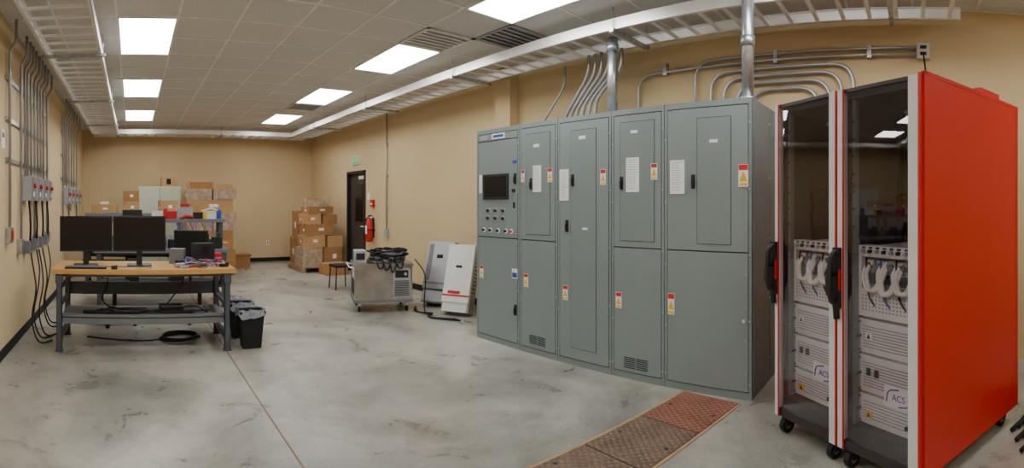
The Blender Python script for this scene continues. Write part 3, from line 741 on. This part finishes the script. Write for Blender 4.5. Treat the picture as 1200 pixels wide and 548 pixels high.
for k in range(9):
    pts=[]; a0=k*.7
    cx=0.10+random.uniform(-.03,.03); cy=-0.02+random.uniform(-.03,.03)
    for t in range(30):
        a=a0+t*0.30; rr=0.20+0.02*math.sin(t*.9+k)
        pts.append((cx+math.cos(a)*rr*1.25,cy+math.sin(a)*rr*0.95,T+0.017+0.019*k+0.012*math.sin(t*1.3+k)))
    b.tube(pts,0.012,'rubber' if k%3 else 'mgrey',6)
b.box(-0.38,-0.1,T,-0.22,0.2,T+.16,'lgrey'); b.box(-0.36,-0.11,T+.04,-0.24,-0.1,T+.13,'black')
for k in range(4):
    x=-0.12+0.09*k
    b.tube(arc_path([(x,-0.15,T+.08),(x+.02,-d/2-.03,T+.04),(x+.05,-d/2-.045,0.60-.035*(k%3)),(x+.10,-d/2-.04,0.60),(x+.12,-d/2-.03,T+.03),(x+.1,-0.15,T+.08)],0.05),0.009,'rubber',6)
b.done()
def inverter(loc,rz,tilt,w,d,h,white):
    b=B('solar_inverter',loc=loc,rz=rz,bevel=0.012,tilt=(tilt,0))
    m='white' if white else 'silver'
    b.box(-w/2,0.0,0.0,w/2,d,h,'silver' if white else 'mgrey')
    b.box(-w/2+.004,-0.035,0.12 if white else 0.2,w/2-.004,0.0,h-.004,m)
    b.box(-w/2+.02,-0.02,0.0,w/2-.02,0.0,0.12,'white' if white else 'mgrey')
    if white:
        b.box(-w/2+.004,-0.040,h*0.22,w/2-.004,-0.03,h*0.245,'toolred'); b.box(-0.12,-0.041,h*0.255,0.06,-0.034,h*0.30,'toolred')
        b.box(-0.05,-0.038,h*0.64,0.04,-0.034,h*0.68,'screen')
    else:
        b.box(-w/2+.02,-0.038,h*0.3,w/2-.02,-0.034,h*0.33,'mgrey'); b.box(-0.05,-0.038,h*0.72,0.05,-0.034,h*0.78,'screen')
        b.box(-w/2+.02,-0.03,0.02,w/2-.02,-0.015,0.17,'lgrey'); b.box(-w/2+.03,-0.04,h*0.36,-w/2+.10,-0.034,h*0.95,'mgrey')
    for i in range(10):
        z=h*0.3+i*h*0.055
        b.box(w/2-.001,0.03,z,w/2+.003,d-.03,z+0.012,'gap'); b.box(-w/2-.003,0.03,z,-w/2+.001,d-.03,z+0.012,'gap')
    for x in (-0.1,0,0.1): b.cyl((x,d/2,0),(x,d/2,-0.004),0.02,'black',12)
    b.done()
M['silver'].node_tree.nodes['Principled BSDF'].inputs['Metallic'].default_value=0.6
inverter((3.95,5.22,0.058),-math.pi/2+0.45,-0.33,0.40,0.17,0.91,True)
inverter((4.06,5.84,0.062),-math.pi/2+0.45,-0.32,0.44,0.20,0.90,False)
b=B('floor_cable')
for k in range(3):
    b.tube(arc_path([(3.85,6.0,0.012),(3.65,5.75-.05*k,0.012),(3.75+.05*k,5.5,0.012),(3.6,5.3+.04*k,0.012),(3.85,4.95+.05*k,0.012)],0.12),0.009,'rubber',6)
b.tube(arc_path([(3.80,5.95,0.70),(3.93,5.85,0.5),(3.86,5.8,0.03),(3.75,5.6,0.012)],0.15),0.009,'rubber',6)
b.done()
b=B('folding_stool',loc=(3.55,7.95,0),bevel=0.004)
b.cbox((0,0,0.40),(0.32,0.32,0.04),'rubber')
for s in (-1,1):
    for t in (-1,1): b.tube([(s*0.14,t*0.13,0.39),(s*0.16,t*0.15,0.0)],0.012,'black',8)
b.done()
# wall fittings right
b=B('exit_sign'); b.box(XR-0.04,9.45,2.32,XR-0.001,9.72,2.49,'white'); b.box(XR-0.043,9.465,2.335,XR-0.04,9.705,2.475,'green')
b.text('EXIT',0.11,'paper',(XR-0.045,9.585,2.405),(math.pi/2,0,-math.pi/2)); b.done()
b=B('fire_extinguisher')
x,y=XR-0.10,8.80
b.tube([(x,y,0.72),(x,y,0.74),(x,y,1.12),(x,y,1.17),(x,y,1.19)],0.07,'toolred',18,True,[0.055,0.07,0.07,0.045,0.02])
b.cyl((x,y,1.19),(x,y,1.24),0.018,'black',12); b.box(x-0.015,y-0.10,1.235,x+0.015,y+0.03,1.255,'black'); b.box(x-0.012,y-0.09,1.2,x+0.012,y,1.215,'alu')
b.tube(arc_path([(x,y+0.02,1.22),(x-0.02,y+0.1,1.18),(x-0.02,y+0.09,0.9)],0.05),0.011,'rubber',8)
b.box(x-0.072,y-0.035,0.88,x-0.069,y+0.035,1.05,'paper'); b.box(XR-0.03,y-0.03,0.8,XR-0.002,y+0.03,1.2,'black'); b.box(x-0.06,y-0.075,0.95,XR-0.002,y+0.075,0.97,'black'); b.done()
b=B('fire_alarm_pull'); b.box(XR-0.05,8.75,1.42,XR-.001,8.85,1.56,'toolred'); b.box(XR-0.056,8.77,1.46,XR-0.05,8.83,1.49,'white'); b.box(XR-0.03,8.94,1.56,XR-.001,9.01,1.70,'paper'); b.done()
b=B('wall_conduit_drop'); b.cyl((XR-0.03,8.22,0.95),(XR-0.03,8.22,3.28),0.013,'emt',8); b.box(XR-0.06,8.17,0.85,XR-.001,8.27,1.0,'lgrey')
for z in (1.4,2.0,2.6): b.box(XR-0.045,8.19,z,XR-.001,8.25,z+0.02,'galv')
b.done()
b=B('wall_outlet'); b.box(3.4,YB-0.01,0.42,3.47,YB-.001,0.53,'white'); b.box(3.42,YB-0.013,0.44,3.45,YB-0.01,0.51,'mgrey'); b.done()
# wall fittings left
XG=XL+0.003
def conduits(name,yl,zb):
    b=B(name)
    for y,z in zip(yl,zb):
        b.tube(arc_path([(XL+0.035,y,z),(XL+0.035,y,3.0),(XL+0.10,y,3.08),(XL+0.10,y,3.29)],0.08),0.016,'emt',8)
    for z in (1.9,2.3,2.7):
        b.box(XG,min(yl)-0.06,z,XL+0.022,max(yl)+0.06,z+0.04,'galv')
    return b
def disc(b,y,z,w=0.2,h=0.28):
    b.box(XG,y-w/2,z-h/2,XL+0.11,y+w/2,z+h/2,'lgrey'); b.box(XL+0.11,y-w/2+.01,z-h/2+.01,XL+0.118,y+w/2-.01,z+h/2-.01,'mgrey')
    b.cyl((XL+0.118,y,z+0.03),(XL+0.15,y,z+0.03),0.028,'toolred',12); b.box(XL+0.118,y-0.03,z-0.09,XL+0.12,y+0.03,z-0.04,'paper')
b=conduits('electrical_conduit_bank',[4.75,5.25,5.45,5.6,5.78,6.0,6.2,6.4,6.6,6.9],[1.15,1.0,1.8,1.8,1.8,1.0,1.8,1.8,1.8,1.1])
for y in (5.55,5.95,6.35,6.75): disc(b,y,1.66)
for y in (5.25,6.1,6.95,4.75): b.box(XG,y-0.06,0.95 if y>5 else 1.1,XL+0.06,y+0.06,1.1 if y>5 else 1.25,'galv')
b.box(XL+0.06,4.72,1.13,XL+0.07,4.78,1.22,'toolred')
for y in (5.55,5.95,6.35,6.75):
    b.tube(arc_path([(XL+0.06,y,1.52),(XL+0.08,y,1.25),(XL+0.06,y+0.05,1.02)],0.1),0.012,'rubber',8)
    b.box(XG,y-0.05,0.92,XL+0.07,y+0.05,1.06,'mgrey')
b.done()
b=conduits('electrical_conduit_bank',[8.5,8.75,9.0,9.3,9.7,10.1,10.6],[1.0,1.8,1.8,1.2,1.8,1.8,1.1])
for y in (8.75,9.3,9.9,10.5): disc(b,y,1.62,0.26,0.3)
b.done()
b=B('hanging_power_cable')
for (y0,y1,x1) in ((5.6,5.3,-0.98),(5.95,5.5,-1.0),(6.35,6.0,-0.98),(6.75,6.2,-1.0),(6.1,5.6,-0.96)):
    b.tube(arc_path([(XL+0.07,y0,0.915),(XL+0.12,y0-0.05,0.7),(x1-0.05,y1,0.55),(x1-0.1,y1-0.1,0.25),(x1,y1-0.2,0.012),(x1+0.12,y1,0.012)],0.15,6),0.009,'rubber',8)
b.done()
b=B('wall_notice'); b.box(XG,4.55,2.02,XL+0.006,4.67,2.2,'paper'); b.box(XL+0.006,4.57,2.12,XL+0.007,4.65,2.17,'ink'); b.done()

# ------------------------------------------------------------ camera (panoramic stitch)
cd=bpy.data.cameras.new('camera'); cam=bpy.data.objects.new('camera',cd); bpy.context.collection.objects.link(cam)
cam.location=(0,0,1.49); cam.rotation_euler=(math.pi/2,0,-445/F)
cd.type='PANO'; cd.panorama_type='CENTRAL_CYLINDRICAL'
cd.central_cylindrical_radius=1.0
cd.central_cylindrical_range_u_min=-600/F; cd.central_cylindrical_range_u_max=600/F
cd.central_cylindrical_range_v_min=-310/F; cd.central_cylindrical_range_v_max=238/F
bpy.context.scene.camera=cam
w=bpy.data.worlds.new('world'); w.use_nodes=True; w.node_tree.nodes['Background'].inputs[0].default_value=(0.05,0.05,0.05,1); bpy.context.scene.world=w
